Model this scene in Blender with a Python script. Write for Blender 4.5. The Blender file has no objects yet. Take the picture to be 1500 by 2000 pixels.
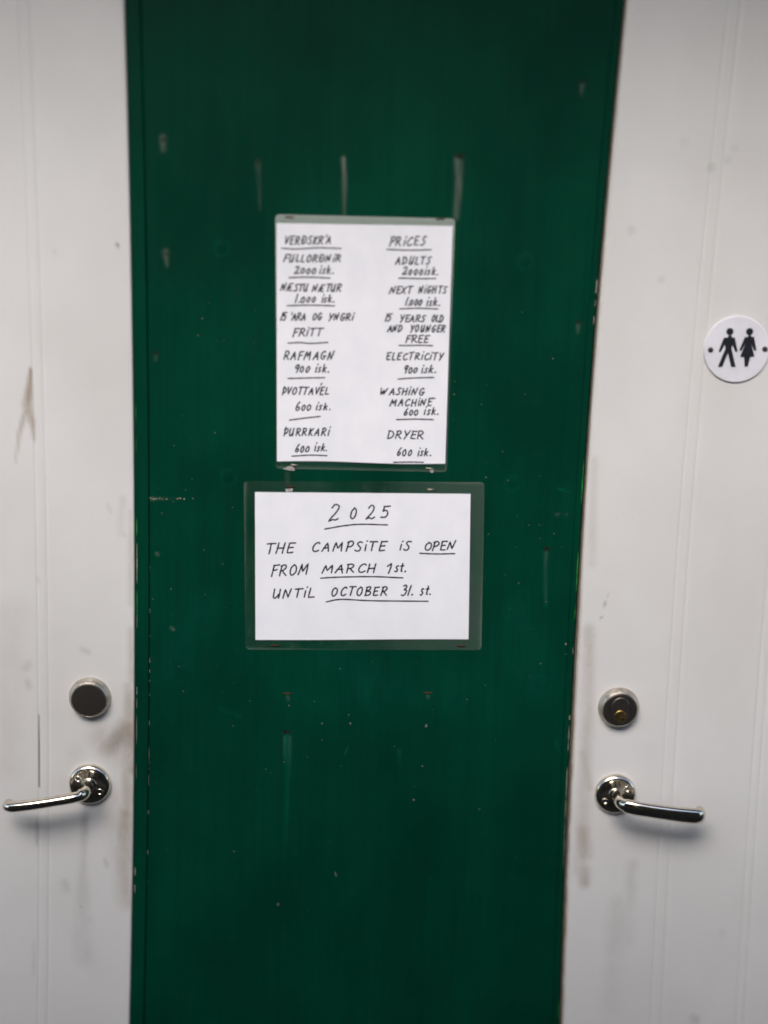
import bpy, bmesh, math, random
import numpy as np
from mathutils import Vector, Matrix

random.seed(7)
rng = np.random.default_rng(7)
scene = bpy.context.scene
COL = scene.collection

# ------------------------------------------------------------------ camera
H = np.array([0.99927844, 0.02419064, 0.02928167])     # wall axes seen from the camera
DN = np.array([-0.02930789, 0.9814736, 0.18934261])
FW = np.array([-0.02415887, -0.19006418, 0.98147438])
F_PX, DIST, CAM_Z = 2778.0, 1.75, 1.735


def wdir(c):
    return Vector((float(c @ H), float(c @ FW), float(-(c @ DN))))


def at(px, py, y=0.0):
    """point of the plane Y = y seen at photo pixel (px, py)"""
    r = wdir(np.array([px - 750.0, py - 1000.0, F_PX]))
    t = (DIST + y) / r.y
    return Vector((r.x * t, y, CAM_Z + r.z * t))


cam_d = bpy.data.cameras.new('camera')
cam = bpy.data.objects.new('camera', cam_d)
COL.objects.link(cam)
ax, ay, az = wdir(np.array([1., 0, 0])), wdir(np.array([0, -1., 0])), wdir(np.array([0, 0, -1.]))
cam.matrix_world = Matrix(((ax.x, ay.x, az.x, 0), (ax.y, ay.y, az.y, -DIST), (ax.z, ay.z, az.z, CAM_Z), (0, 0, 0, 1)))
cam_d.sensor_fit = 'VERTICAL'
cam_d.sensor_height = 36.0
cam_d.sensor_width = 27.0
cam_d.lens = F_PX / 2000.0 * 36.0
cam_d.clip_start, cam_d.clip_end = 0.05, 2000.0
cam_d.dof.use_dof = True
fp = at(720, 1150) - Vector((0, -DIST, CAM_Z))
cam_d.dof.focus_distance = fp.dot(-az)
cam_d.dof.aperture_fstop = 0.66
scene.camera = cam

# ------------------------------------------------------------------ light
SUN_EL, SUN_AZ = math.radians(38), math.radians(-165)     # azimuth of the sun from +Y, clockwise
world = bpy.data.worlds.new("World")
scene.world = world
world.use_nodes = True
wn = world.node_tree
sky = wn.nodes.new('ShaderNodeTexSky')
sky.sky_type = 'NISHITA'
sky.sun_disc = False
sky.sun_elevation = SUN_EL
sky.sun_rotation = SUN_AZ
sky.air_density, sky.dust_density, sky.ozone_density = 1.0, 1.6, 1.0
wn.links.new(sky.outputs[0], wn.nodes['Background'].inputs[0])
wn.nodes['Background'].inputs[1].default_value = 0.10
sun_d = bpy.data.lights.new('sun', 'SUN')
sun_d.energy = 1.5
sun_d.angle = math.radians(40)
sun_d.color = (1.0, 0.96, 0.91)
sun = bpy.data.objects.new('sun', sun_d)
COL.objects.link(sun)
sv = Vector((math.sin(SUN_AZ) * math.cos(SUN_EL), math.cos(SUN_AZ) * math.cos(SUN_EL), math.sin(SUN_EL)))
sun.rotation_euler = sv.to_track_quat('Z', 'Y').to_euler()
scene.view_settings.view_transform = 'Standard'
scene.view_settings.look = 'None'
scene.view_settings.gamma = 1.0
scene.view_settings.exposure = 1.68
scene.cycles.use_denoising = True
scene.cycles.max_bounces = 8
scene.cycles.filter_width = 1.8


# ------------------------------------------------------------------ helpers
def tag(o, label=None, cat=None, group=None, kind=None):
    for k, v in (('label', label), ('category', cat), ('group', group), ('kind', kind)):
        if v:
            o[k] = v
    return o


def link(name, me, mat, parent=None, smooth=False):
    o = bpy.data.objects.new(name, me)
    COL.objects.link(o)
    for m in (mat if isinstance(mat, (list, tuple)) else [mat]):
        me.materials.append(m)
    if smooth:
        me.polygons.foreach_set('use_smooth', [True] * len(me.polygons))
    if parent:
        o.parent = parent
        o.matrix_parent_inverse = parent.matrix_world.inverted()
    return o


def from_bm(name, bm, mat, parent=None, smooth=False):
    bmesh.ops.recalc_face_normals(bm, faces=bm.faces)
    me = bpy.data.meshes.new(name)
    bm.to_mesh(me)
    bm.free()
    return link(name, me, mat, parent, smooth)


def empty(name, loc):
    o = bpy.data.objects.new(name, None)
    COL.objects.link(o)
    o.location = loc
    o.empty_display_size = 0.05
    bpy.context.view_layer.update()
    return o


def box(bm, x0, x1, y0, y1, z0, z1):
    v = [bm.verts.new((x, y, z)) for x in (x0, x1) for y in (y0, y1) for z in (z0, z1)]
    for f in ((0, 1, 3, 2), (4, 6, 7, 5), (0, 4, 5, 1), (2, 3, 7, 6), (0, 2, 6, 4), (1, 5, 7, 3)):
        bm.faces.new([v[i] for i in f])


def lathe(bm, c, prof, n=64, tilt=None, cap=True):
    """profile of (radius, distance out from the wall) turned about the -Y axis through c"""
    rings = []
    for r, p in prof:
        ring = []
        for k in range(n):
            a = 2 * math.pi * k / n
            ring.append(bm.verts.new((c.x + r * math.cos(a), c.y - p, c.z + r * math.sin(a))))
        rings.append(ring)
    for a, b in zip(rings, rings[1:]):
        for k in range(n):
            bm.faces.new((a[k], a[(k + 1) % n], b[(k + 1) % n], b[k]))
    if cap:
        bm.faces.new(rings[-1])


def spline(pts, m=8):
    pts = [np.array(p, float) for p in pts]
    if len(pts) < 3:
        return pts
    out = []
    P = [2 * pts[0] - pts[1]] + pts + [2 * pts[-1] - pts[-2]]
    for i in range(1, len(P) - 2):
        p0, p1, p2, p3 = P[i - 1:i + 3]
        for k in range(m):
            t = k / m
            out.append(.5 * (2 * p1 + (p2 - p0) * t + (2 * p0 - 5 * p1 + 4 * p2 - p3) * t * t + (3 * p1 - p0 - 3 * p2 + p3) * t ** 3))
    out.append(pts[-1])
    return out


def tube(bm, path, ra, rb, up, n=28, cap=True):
    """sweep of an ellipse (ra across `up`, rb along it) along a path"""
    m = len(path)
    rings = []
    for i, p in enumerate(path):
        p = Vector(p)
        t = (Vector(path[min(i + 1, m - 1)]) - Vector(path[max(i - 1, 0)])).normalized()
        s = t.cross(up).normalized()
        u = s.cross(t).normalized()
        ring = [bm.verts.new(p + s * (ra[i] * math.cos(2 * math.pi * k / n)) + u * (rb[i] * math.sin(2 * math.pi * k / n))) for k in range(n)]
        rings.append(ring)
    for a, b in zip(rings, rings[1:]):
        for k in range(n):
            bm.faces.new((a[k], a[(k + 1) % n], b[(k + 1) % n], b[k]))
    if cap:
        bm.faces.new(rings[0][::-1])
        bm.faces.new(rings[-1])


def seg_dist(X, Z, pts):
    """distance to a polyline of (x, z), and how far along it (0..1)"""
    best = np.full(X.shape, 1e9)
    along = np.zeros(X.shape)
    n = max(len(pts) - 1, 1)
    if len(pts) == 1:
        return np.hypot(X - pts[0][0], Z - pts[0][1]), along
    for i, ((x0, z0), (x1, z1)) in enumerate(zip(pts, pts[1:])):
        dx, dz = x1 - x0, z1 - z0
        t = np.clip(((X - x0) * dx + (Z - z0) * dz) / (dx * dx + dz * dz + 1e-12), 0, 1)
        d = np.hypot(X - x0 - t * dx, Z - z0 - t * dz)
        k = d < best
        best = np.where(k, d, best)
        along = np.where(k, (i + t) / n, along)
    return best, along


def smear(X, Z, y, pix, r, amt, fade=0.0, hard=0.0):
    """soft stain along photo points; r in photo pixels (one, or start and end), thinning by `fade` along the way"""
    pts = [(p.x, p.z) for p in (at(a, b, y) for a, b in pix)]
    d, t = seg_dist(X, Z, pts)
    r0, r1 = r if isinstance(r, tuple) else (r, r)
    rr = (r0 + (r1 - r0) * t) * 0.00066
    q = np.clip((1 - d / rr) / (1 - hard + 1e-6), 0, 1)
    return amt * q * q * (3 - 2 * q) * (1 - fade * t)


def grid_mesh(name, XX, YY, ZZ, stain=None):
    """quads over 2-D arrays of coordinates (rows along z); stain: (rows, cols, 3) colour attribute of masks"""
    r, c = XX.shape
    co = np.stack([XX, YY, ZZ], -1).reshape(-1, 3)
    i = np.arange(r * c).reshape(r, c)
    q = np.stack([i[:-1, :-1], i[:-1, 1:], i[1:, 1:], i[1:, :-1]], -1).reshape(-1, 4)
    me = bpy.data.meshes.new(name)
    me.vertices.add(r * c)
    me.vertices.foreach_set('co', co.astype(np.float32).ravel())
    me.loops.add(q.size)
    me.loops.foreach_set('vertex_index', q.astype(np.int32).ravel())
    me.polygons.add(len(q))
    me.polygons.foreach_set('loop_start', (np.arange(len(q)) * 4).astype(np.int32))
    me.update(calc_edges=True)
    if stain is not None:
        a = me.attributes.new('stain', 'FLOAT_COLOR', 'POINT')
        col = np.ones((r * c, 4), np.float32)
        col[:, :3] = stain.reshape(-1, 3)
        a.data.foreach_set('color', col.ravel())
    return me


# ------------------------------------------------------------------ materials
class Mat:
    def __init__(self, name, rough=0.5, color=(.5, .5, .5), metal=0.0, spec=0.5):
        self.m = bpy.data.materials.new(name)
        self.m.use_nodes = True
        self.t = self.m.node_tree
        self.b = self.t.nodes['Principled BSDF']
        self.b.inputs['Base Color'].default_value = (*color, 1)
        self.b.inputs['Roughness'].default_value = rough
        self.b.inputs['Metallic'].default_value = metal
        self.b.inputs['Specular IOR Level'].default_value = spec

    def n(self, typ, **kw):
        nd = self.t.nodes.new(typ)
        for k, v in kw.items():
            setattr(nd, k, v)
        return nd

    def l(self, a, b):
        self.t.links.new(a, b)

    def coords(self, scale, out='Object'):
        tc = self.n('ShaderNodeTexCoord')
        mp = self.n('ShaderNodeMapping')
        mp.inputs['Scale'].default_value = scale
        self.l(tc.outputs[out], mp.inputs[0])
        return mp.outputs[0]

    def noise(self, scale, s=1.0, detail=4.0, rough=.55, lo=.35, hi=.65):
        nz = self.n('ShaderNodeTexNoise')
        nz.inputs['Scale'].default_value = s
        nz.inputs['Detail'].default_value = detail
        nz.inputs['Roughness'].default_value = rough
        self.l(self.coords(scale), nz.inputs['Vector'])
        r = self.n('ShaderNodeMapRange')
        r.inputs[1].default_value, r.inputs[2].default_value = lo, hi
        self.l(nz.outputs[0], r.inputs[0])
        return r.outputs[0]

    def math(self, op, a, b):
        nd = self.n('ShaderNodeMath', operation=op)
        nd.use_clamp = op in ('MULTIPLY', 'ADD')
        for i, v in enumerate((a, b)):
            if isinstance(v, (int, float)):
                nd.inputs[i].default_value = v
            else:
                self.l(v, nd.inputs[i])
        return nd.outputs[0]

    def mix(self, fac, a, b):
        nd = self.n('ShaderNodeMix', data_type='RGBA')
        for s, v in ((nd.inputs[0], fac), (nd.inputs[6], a), (nd.inputs[7], b)):
            if isinstance(v, (int, float)):
                s.default_value = v
            elif isinstance(v, tuple):
                s.default_value = (*v, 1)
            else:
                self.l(v, s)
        return nd.outputs[2]

    def color(self, c):
        self.l(c, self.b.inputs['Base Color'])

    def rough(self, r):
        self.l(r, self.b.inputs['Roughness'])

    def bump(self, h, strength=.1, dist=.001):
        nd = self.n('ShaderNodeBump')
        nd.inputs['Strength'].default_value = strength
        nd.inputs['Distance'].default_value = dist
        self.l(h, nd.inputs['Height'])
        self.l(nd.outputs[0], self.b.inputs['Normal'])

    def stain(self):
        a = self.n('ShaderNodeAttribute', attribute_name='stain')
        s = self.n('ShaderNodeSeparateColor')
        self.l(a.outputs['Color'], s.inputs[0])
        return s.outputs


def green_paint(name, stained):
    m = Mat(name, .42, spec=.04)
    c = m.mix(m.noise((2.2, 2.2, 1.6), 3, 5), (.0004, .030, .0168), (.0006, .045, .0238))
    c = m.mix(m.math('MULTIPLY', m.noise((120, 120, 2.6), 1.0, 4, .6, .42, .72), .40), c, (.0008, .022, .014))
    if stained:
        st = m.stain()
        brk = m.noise((140, 140, 14), 1.0, 4, .6, .3, .62)
        c = m.mix(m.math('MULTIPLY', st[0], brk), c, (.17, .19, .165))     # limescale and bare primer
        c = m.mix(m.math('MULTIPLY', st[1], m.noise((220, 220, 220), 1, 2, .5, .2, .45)), c, (.012, .012, .010))   # holes, rust
        c = m.mix(m.math('MULTIPLY', st[2], m.noise((60, 60, 16), 1, 5, .6, .3, .7)), c, (.004, .105, .068))     # chalky streaks and rings, broad paler patches
    m.color(c)
    m.rough(m.noise((40, 40, 12), 1, 4, .6, -.5, 1.9))
    h = m.math('ADD', m.math('MULTIPLY', m.noise((160, 160, 5), 1.0, 6, .6, .2, .8), .6), m.math('MULTIPLY', m.noise((400, 400, 260), 1, 3, .5, .2, .8), .35))
    m.bump(h, .35, .0006)
    return m.m


def white_paint(name):
    m = Mat(name, .38, spec=.3)
    c = m.mix(m.noise((1.6, 1.6, 1.1), 2.2, 4), (.585, .568, .55), (.665, .65, .64))
    st = m.stain()
    b1 = m.noise((46, 46, 24), 1.0, 5, .65, .04, .54)
    b2 = m.noise((60, 60, 26), 1.0, 5, .65, .20, .66)
    c = m.mix(m.math('MULTIPLY', st[0], b1), c, (.22, .15, .085))      # brown hand grime
    c = m.mix(m.math('MULTIPLY', st[1], b2), c, (.27, .255, .235))      # grey scuffs and drips, plus shade painted under a lever
    c = m.mix(st[2], c, (.05, .045, .05))                              # dark line in the groove, pen ticks
    c = m.mix(m.math('MULTIPLY', m.noise((420, 420, 420), 1, 2, .5, .66, .74), .35), c, (.4, .38, .36))
    m.color(c)
    m.bump(m.noise((300, 300, 90), 1.0, 5, .6, .2, .8), .10, .0005)
    return m.m


def plain(name, color, rough, spec=.5, metal=0., var=.12, nscale=80, bump=0.):
    m = Mat(name, rough, color, metal, spec)
    d = tuple(max(0, c * (1 - var)) for c in color)
    m.color(m.mix(m.noise((nscale,) * 3, 1, 4), d, color))
    if bump:
        m.bump(m.noise((nscale * 4,) * 3, 1, 4, .6, .2, .8), bump, .0005)
    return m.m


def nickel(name, color, rough, var=.25, spread=(.7, 1.5)):
    m = Mat(name, rough, color, 1.0)
    g = m.noise((180, 180, 180), 1, 4, .6, .3, .7)
    m.color(m.mix(g, tuple(c * (1 - var) for c in color), color))
    r = m.n('ShaderNodeMapRange')
    r.inputs[3].default_value, r.inputs[4].default_value = rough * spread[0], rough * spread[1]
    m.l(g, r.inputs[0])
    m.rough(r.outputs[0])
    return m.m


def film_mat(name, top_sheen):
    m = Mat(name, .25, (.46, .52, .47), spec=.25)
    tr = m.n('ShaderNodeBsdfTransparent')
    tr.inputs[0].default_value = (.97, .98, .97, 1)
    mx = m.n('ShaderNodeMixShader')
    tc = m.n('ShaderNodeTexCoord')
    sp = m.n('ShaderNodeSeparateXYZ')
    m.l(tc.outputs['Generated'], sp.inputs[0])
    base = m.n('ShaderNodeMapRange')
    base.inputs[3].default_value, base.inputs[4].default_value = .001, .022
    m.l(m.noise((14, 14, 10), 1, 5, .6, .3, .72), base.inputs[0])
    fac = base.outputs[0]
    if top_sheen:  # sky reflection painted in: film turns milkier towards its top edge
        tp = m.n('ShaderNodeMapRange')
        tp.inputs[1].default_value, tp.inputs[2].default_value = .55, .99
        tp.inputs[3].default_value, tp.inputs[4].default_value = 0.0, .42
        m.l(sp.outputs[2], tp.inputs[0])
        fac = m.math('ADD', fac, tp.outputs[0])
    else:
        rt = m.n('ShaderNodeMapRange')
        rt.inputs[1].default_value, rt.inputs[2].default_value = .5, 1.0
        rt.inputs[3].default_value, rt.inputs[4].default_value = 0.0, .035
        m.l(sp.outputs[0], rt.inputs[0])
        fac = m.math('ADD', fac, rt.outputs[0])
    for k in (0, 2):                       # highlight painted along the sealed rim as paler film
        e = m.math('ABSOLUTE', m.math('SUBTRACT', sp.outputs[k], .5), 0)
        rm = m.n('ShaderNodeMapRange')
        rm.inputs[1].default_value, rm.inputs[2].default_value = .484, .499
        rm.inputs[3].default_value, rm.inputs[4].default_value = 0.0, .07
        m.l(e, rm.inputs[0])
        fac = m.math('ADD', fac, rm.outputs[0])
    sc = m.math('MULTIPLY', m.noise((160, 160, 60), 1, 4, .6, .6, .8), .06)
    fac = m.math('ADD', fac, sc)
    m.l(fac, mx.inputs[0])
    m.l(tr.outputs[0], mx.inputs[1])
    m.l(m.b.outputs[0], mx.inputs[2])
    m.l(mx.outputs[0], m.t.nodes['Material Output'].inputs[0])
    return m.m


def paper_mat(name):
    m = Mat(name, .42, (.82, .81, .85), spec=.35)
    m.color(m.mix(m.noise((30, 30, 22), 1, 5), (.79, .785, .83), (.835, .825, .865)))
    m.bump(m.noise((26, 26, 14), 1.0, 3, .5, .2, .8), .4, .002)
    return m.m


M_GREEN = green_paint('green_wall_paint', True)
M_GREEN2 = green_paint('green_trim_paint', False)
M_WHITE = white_paint('white_door_paint')
M_EDGE = plain('worn_door_edge', (.50, .43, .35), .6, .3, var=.4, nscale=60)
M_CHIP = plain('bare_primer_chip', (.29, .265, .20), .7, .3, var=.4, nscale=300)
M_LIME = plain('fresh_green_chip', (.02, .22, .03), .6, .3, var=.5, nscale=160)
M_NICKEL = nickel('polished_nickel', (.80, .73, .62), .11)
M_SATIN = nickel('satin_nickel', (.66, .60, .52), .40)
M_DARK = nickel('dark_reflection_metal', (.17, .15, .135), .44, .12, (.95, 1.05))  # dark reflection of the surroundings put into the metal colour
M_BRASS = nickel('worn_brass', (.56, .36, .12), .33, .4)
M_BLACK = plain('black_void', (.008, .008, .01), .6)
M_INK = plain('marker_ink', (.012, .012, .022), .5, .3, var=.3, nscale=120)
M_PAPER = paper_mat('white_paper')
M_FILM1 = film_mat('sheen_laminate_film', True)
M_FILM2 = film_mat('clear_laminate_film', False)
M_STAPLE = nickel('staple_steel', (.62, .56, .46), .35, .5)
M_RUST = plain('rust', (.10, .045, .022), .85, .2, var=.5, nscale=500)
M_PLASTIC = plain('white_sign_plastic', (.70, .69, .735), .35, .4, var=.10, nscale=28)
M_PICTO = plain('black_pictogram', (.008, .010, .016), .45, .4)
M_SCREW = plain('rusted_dark_screw', (.045, .032, .028), .6, .4, var=.5, nscale=400)
M_TAPE = plain('old_glue_residue', (.50, .47, .45), .7, .2, var=.5, nscale=300)

# ------------------------------------------------------------------ setting
PANEL_Y, JAMB_Y, DOOR_Y = 0.0, 0.0015, -0.005


def bow(z):
    """sideways offset of the board edges, growing away from mid height"""
    t = np.clip((np.asarray(z) - 1.34) / .68, -1.15, 1.15)
    return .0100 * t * t  # lens pincushion built into the shape of panel, jambs and doors


def bow_s(z, side):
    z = np.asarray(z)
    return bow(z) + (.0046 * np.clip((z - 1.34) / .62, 0, 1.15) ** 2 if side > 0 else 0.)


EL = at(263, 1200, DOOR_Y).x      # visible edge of the left door at mid height
ER = at(1130, 1200, DOOR_Y).x

m = Mat('asphalt', .9, (.06, .057, .053), spec=.2)
m.color(m.mix(m.noise((40, 40, 40), 1, 6, .7), (.026, .025, .024), (.05, .047, .043)))
m.bump(m.noise((160, 160, 160), 1, 5, .6, .2, .8), .5, .004)
gm = grid_mesh('ground', *[a for a in (lambda X, Y: (X, Y, np.zeros_like(X)))(*np.meshgrid(np.array([-600, -40, -6, -2, 0, 2, 6, 40, 600.]), np.array([-900, -60, -8, -3, -1, .2, 3, 60, 900.])))])
tag(link('ground', gm, m.m), kind='structure')

# ------------------------------------------------------------------ green wall
wall = tag(empty('green_wall', (0, 0, 0)), 'dark green painted wall panel with nail streaks between two white doors', 'wall', kind='thing')
zs = np.concatenate([np.arange(.02, .68, .02), np.arange(.68, 2.03, .0026), [2.04]])
PL = np.array([float(at(291, 1200, 0).x), float(at(1113, 1200, 0).x)])
NU = 236
u = np.concatenate([[0, 0, .0004, .0012], np.linspace(.0028, PL[1] - PL[0] - .0028, NU), PL[1] - PL[0] - np.array([.0012, .0004, 0, 0])])
yy = np.concatenate([[.02, .0022, .001, .0003], np.zeros(NU), [.0003, .001, .0022, .02]])
U, Z = np.meshgrid(u, zs)
tt = U / (PL[1] - PL[0])
X = PL[0] + U - (1 - tt) * bow(Z) + tt * bow_s(Z, 1)
Y = np.tile(yy, (len(zs), 1))
pale, dark, chalk_pale = (np.zeros(X.shape) for _ in range(3))


def P(pix, r, amt, fade=0., hard=0.):
    global pale
    pale = np.maximum(pale, smear(X, Z, 0, pix, r, amt, fade, hard))


def K(pix, r, amt, fade=0., hard=0.):
    global dark
    dark = np.maximum(dark, smear(X, Z, 0, pix, r, amt, fade, hard))


def G(pix, r, amt, fade=0., hard=0.):
    global chalk_pale
    chalk_pale = np.maximum(chalk_pale, smear(X, Z, 0, pix, r, amt, fade, hard))


P([(318, 270), (319, 292)], (11, 9), .55, .4)
P([(323, 492), (327, 520)], (10, 5), .5, .5)
P([(504, 318), (505, 340), (508, 410)], (9, 4), .5, .75)
P([(670, 310), (672, 340), (672, 380), (671, 418)], (7, 8), .85, .45)
P([(896, 312), (896, 345), (894, 385), (891, 425)], (12, 9), .95, .55)
P([(1137, 166), (1135, 185)], (7, 4), .4, .5)
P([(1130, 634), (1129, 650)], (6, 4), .4, .5)
P([(304, 692), (304, 702)], 5, .3)
P([(1066, 1078), (1064, 1110), (1066, 1175)], (6, 4), .22, .5)
P([(561, 1358), (563, 1366)], 5, .25)
P([(556, 1440), (556, 1480)], (4, 3), .22, .6)
P([(566, 1440), (566, 1500)], (4, 3), .22, .6)
P([(835, 1357), (836, 1362)], 5, .22)
P([(295, 974), (314, 974)], (5, 4), .45)
P([(318, 975), (345, 975)], (3., 2.), .3)
P([(1087, 1005), (1092, 1005)], 4, .35)
P([(1104, 1004), (1106, 1006)], 4, .45)
P([(560, 925), (562, 944)], 7, .2)
P([(305, 1081), (310, 1083)], 4, .45)
P([(334, 1226), (340, 1230)], 4, .45)
for q in [(504, 316), (896, 306), (1137, 159), (1130, 629), (303, 689), (318, 272), (324, 496)]:
    K([q, (q[0] + 2, q[1] + 1)], 5.5, .85, 0, .3)
K([(892, 304), (902, 306)], 5, .95, 0, .4)
K([(1065, 1072), (1072, 1072)], 4.5, 1, 0, .5)
K([(557, 1430), (563, 1431)], 5, 1, 0, .5)
K([(776, 1464), (784, 1465)], 4, .5)
for x in (555, 571):
    K([(x, 922), (x + 1, 946)], 3, .5, .5)
K([(466, 560), (468, 590)], 4, .35, .5)
G([(1066, 1080), (1064, 1140), (1066, 1185)], (8, 6), .55, .5)
G([(561, 1440), (562, 1520), (559, 1640)], (11, 6), .75, .7)
G([(562, 1358), (565, 1380)], (9, 5), .5, .5)
G([(838, 1356), (838, 1376)], (8, 5), .5, .5)
G([(780, 1466), (781, 1500)], (8, 4), .4, .6)
G([(660, 1300), (730, 1330)], (110, 130), .20)  # from here some broad patches of paler green
G([(560, 1370), (900, 1360)], (60, 90), .12)
G([(620, 430), (860, 620)], (90, 120), .10)
G([(400, 1180), (330, 1320)], (60, 90), .16)
G([(1000, 1200), (1060, 1340)], (60, 70), .16)
G([(1090, 955), (1112, 960)], (5, 3), .5)
G([(1085, 1449), (1092, 1466)], (5, 3), .5)
G([(640, 1642), (648, 1643)], 3, .6)
G([(430, 1385), (470, 1400)], (8, 4), .3)
G([(300, 1508), (306, 1510)], 4, .5)
G([(325, 1660), (327, 1662)], 5, .5)
# knots of the wood telegraphing through the paint
for cx, cy, r in [(433, 484, 13), (446, 931, 15), (1025, 509, 14), (1000, 943, 14), (352, 1340, 14), (1056, 1335, 18)]:
    c = at(cx, cy)
    R = np.hypot((X - c.x) * 1.05, Z - c.z) / .00066
    ring = np.exp(-((R - r) / 2.6) ** 2)
    Y += .0005 * ring - .0006 * np.exp(-(R / 8.0) ** 2) + .00016 * np.sin(R / 3.2) * np.exp(-(R / 34) ** 2)
    chalk_pale = np.maximum(chalk_pale, .22 * np.exp(-((R - r) / 3.5) ** 2))
pm = grid_mesh('wall_panel', X, Y, Z, np.stack([pale, dark, chalk_pale], -1))
wp = link('wall_panel', pm, M_GREEN, wall, True)

# chips and flecks where the paint has come off: tiny irregular scabs proud of the panel
bm = bmesh.new()


def chip(px, py, w, h, y=-.00015, rot=0., mi=0):
    c = at(px, py)
    n = random.choice((5, 6, 7))
    vs = []
    for k in range(n):
        a = 2 * math.pi * k / n
        rr = random.uniform(.65, 1.1)
        x, z = w * .5 * .00066 * rr * math.cos(a), h * .5 * .00066 * rr * math.sin(a)
        vs.append(bm.verts.new((c.x + x * math.cos(rot) - z * math.sin(rot), y, c.z + x * math.sin(rot) + z * math.cos(rot))))
    f = bm.faces.new(vs)
    f.material_index = mi


for p in [(375, 935), (338, 980), (316, 1002), (454, 991), (471, 1022), (399, 1074), (435, 1101), (334, 1150), (401, 1161), (298, 1170), (337, 1202), (363, 957),
          (350, 1302), (358, 1350), (434, 1352), (488, 1368), (455, 1418), (551, 1433), (519, 1502), (528, 1509), (555, 1488), (600, 1478), (614, 1370), (565, 1378), (664, 1306),
          (629, 1445), (457, 1663), (602, 1778), (949, 932), (993, 938), (1055, 930), (1010, 1007), (1033, 1025), (1054, 1025), (1082, 1042), (1055, 1051), (1097, 1069), (954, 1043),
          (1007, 1068), (947, 1130), (1013, 1139), (1067, 1175), (995, 1188), (942, 1276), (1105, 1278), (1104, 1258), (950, 906), (910, 460), (920, 1050), (813, 1293), (1056, 1296),
          (948, 1338), (912, 1366), (846, 1386), (825, 1496), (770, 1458), (936, 1580), (1043, 1648), (1007, 1675), (425, 500), (408, 592), (395, 622), (498, 605), (387, 655), (425, 665),
          (437, 665), (496, 668), (891, 470), (1020, 610), (1025, 770), (940, 790), (355, 812), (1080, 700), (883, 530), (888, 745), (887, 770), (886, 820), (340, 870), (420, 845),
          (728, 1292), (681, 1396)]:
    s = random.uniform(1.1, 2.2)
    chip(p[0], p[1], s, s * random.uniform(.8, 1.5))
for _ in range(55):
    y = random.triangular(560, 1850, 1150)
    x = random.uniform(300, 1095)
    if 470 < x < 950 and 410 < y < 1275:
        continue
    s = random.uniform(.7, 1.3)
    chip(x, y, s, s * random.uniform(.8, 1.8))
chip(1105, 1258, 4.5, 5)
chip(832, 1418, 3.5, 9)
chip(684, 1413, 3, 5)
chip(543, 1766, 2.5, 8)
chip(629, 1413, 2.5, 4)
chip(655, 1706, 1.6, 8, rot=.2)
chip(657, 1710, 5, 1.6)
chip(808, 1562, 3.4, 3.4)
for k in range(8):
    chip(679 - k * .9, 1460 + k * 2.2, 1.2, 2.6, rot=-.3, mi=1)
for x in (294, 300, 305, 312, 317, 326, 347, 352, 360, 377):
    chip(x, 974 + random.uniform(-1.5, 1.5), random.uniform(1.5, 5), random.uniform(2, 4))
from_bm('flaked_paint', bm, [M_CHIP, M_LIME], wall)
bpy.data.objects['flaked_paint']['kind'] = 'stuff'


# jambs between panel and doors, set a little back
def jamb(side):
    bm = bmesh.new()
    rows = []
    for z in np.linspace(.02, 2.05, 60):
        b = float(bow_s(z, side))
        if side < 0:
            jy = -.0028
            a1 = PL[0] - b + .0004
            xe = EL - b + .0002
            prof = [(xe, .05), (xe, jy + .0012), (xe + .0004, jy + .0003), (xe + .0012, jy), (a1 - .0012, jy), (a1 - .0003, jy + .0004), (a1, jy + .0015), (a1, .05)]
        else:
            xe = ER + b - .0023
            a1 = PL[1] + b - .004
            prof = [(a1, .05), (a1, JAMB_Y), (xe - .002, JAMB_Y), (xe - .0006, JAMB_Y + .0006), (xe, JAMB_Y + .002), (xe, .05)]
        rows.append([bm.verts.new((x, y, z)) for x, y in prof])
    for a, b in zip(rows, rows[1:]):
        for k in range(len(a) - 1):
            bm.faces.new((a[k], a[k + 1], b[k + 1], b[k]))
    return from_bm('door_jamb', bm, M_GREEN2, wall)


for side in (-1, 1):
    jamb(side)
# chips along the arrises of the jambs and the panel edge
bm = bmesh.new()


def edge_chip(z0, z1, w, x_of_z, y, mi=0):
    k = max(2, int((z1 - z0) / .004))
    L, R = [], []
    for i in range(k + 1):
        z = z0 + (z1 - z0) * i / k
        x = x_of_z(z)
        ww = w * (.5 + random.random() * .8) * (math.sin(math.pi * (i + .4) / (k + .8)) ** .5)
        L.append(bm.verts.new((x - ww * .5, y, z)))
        R.append(bm.verts.new((x + ww * .5, y, z)))
    for i in range(k):
        f = bm.faces.new((L[i], R[i], R[i + 1], L[i + 1]))
        f.material_index = mi


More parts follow.
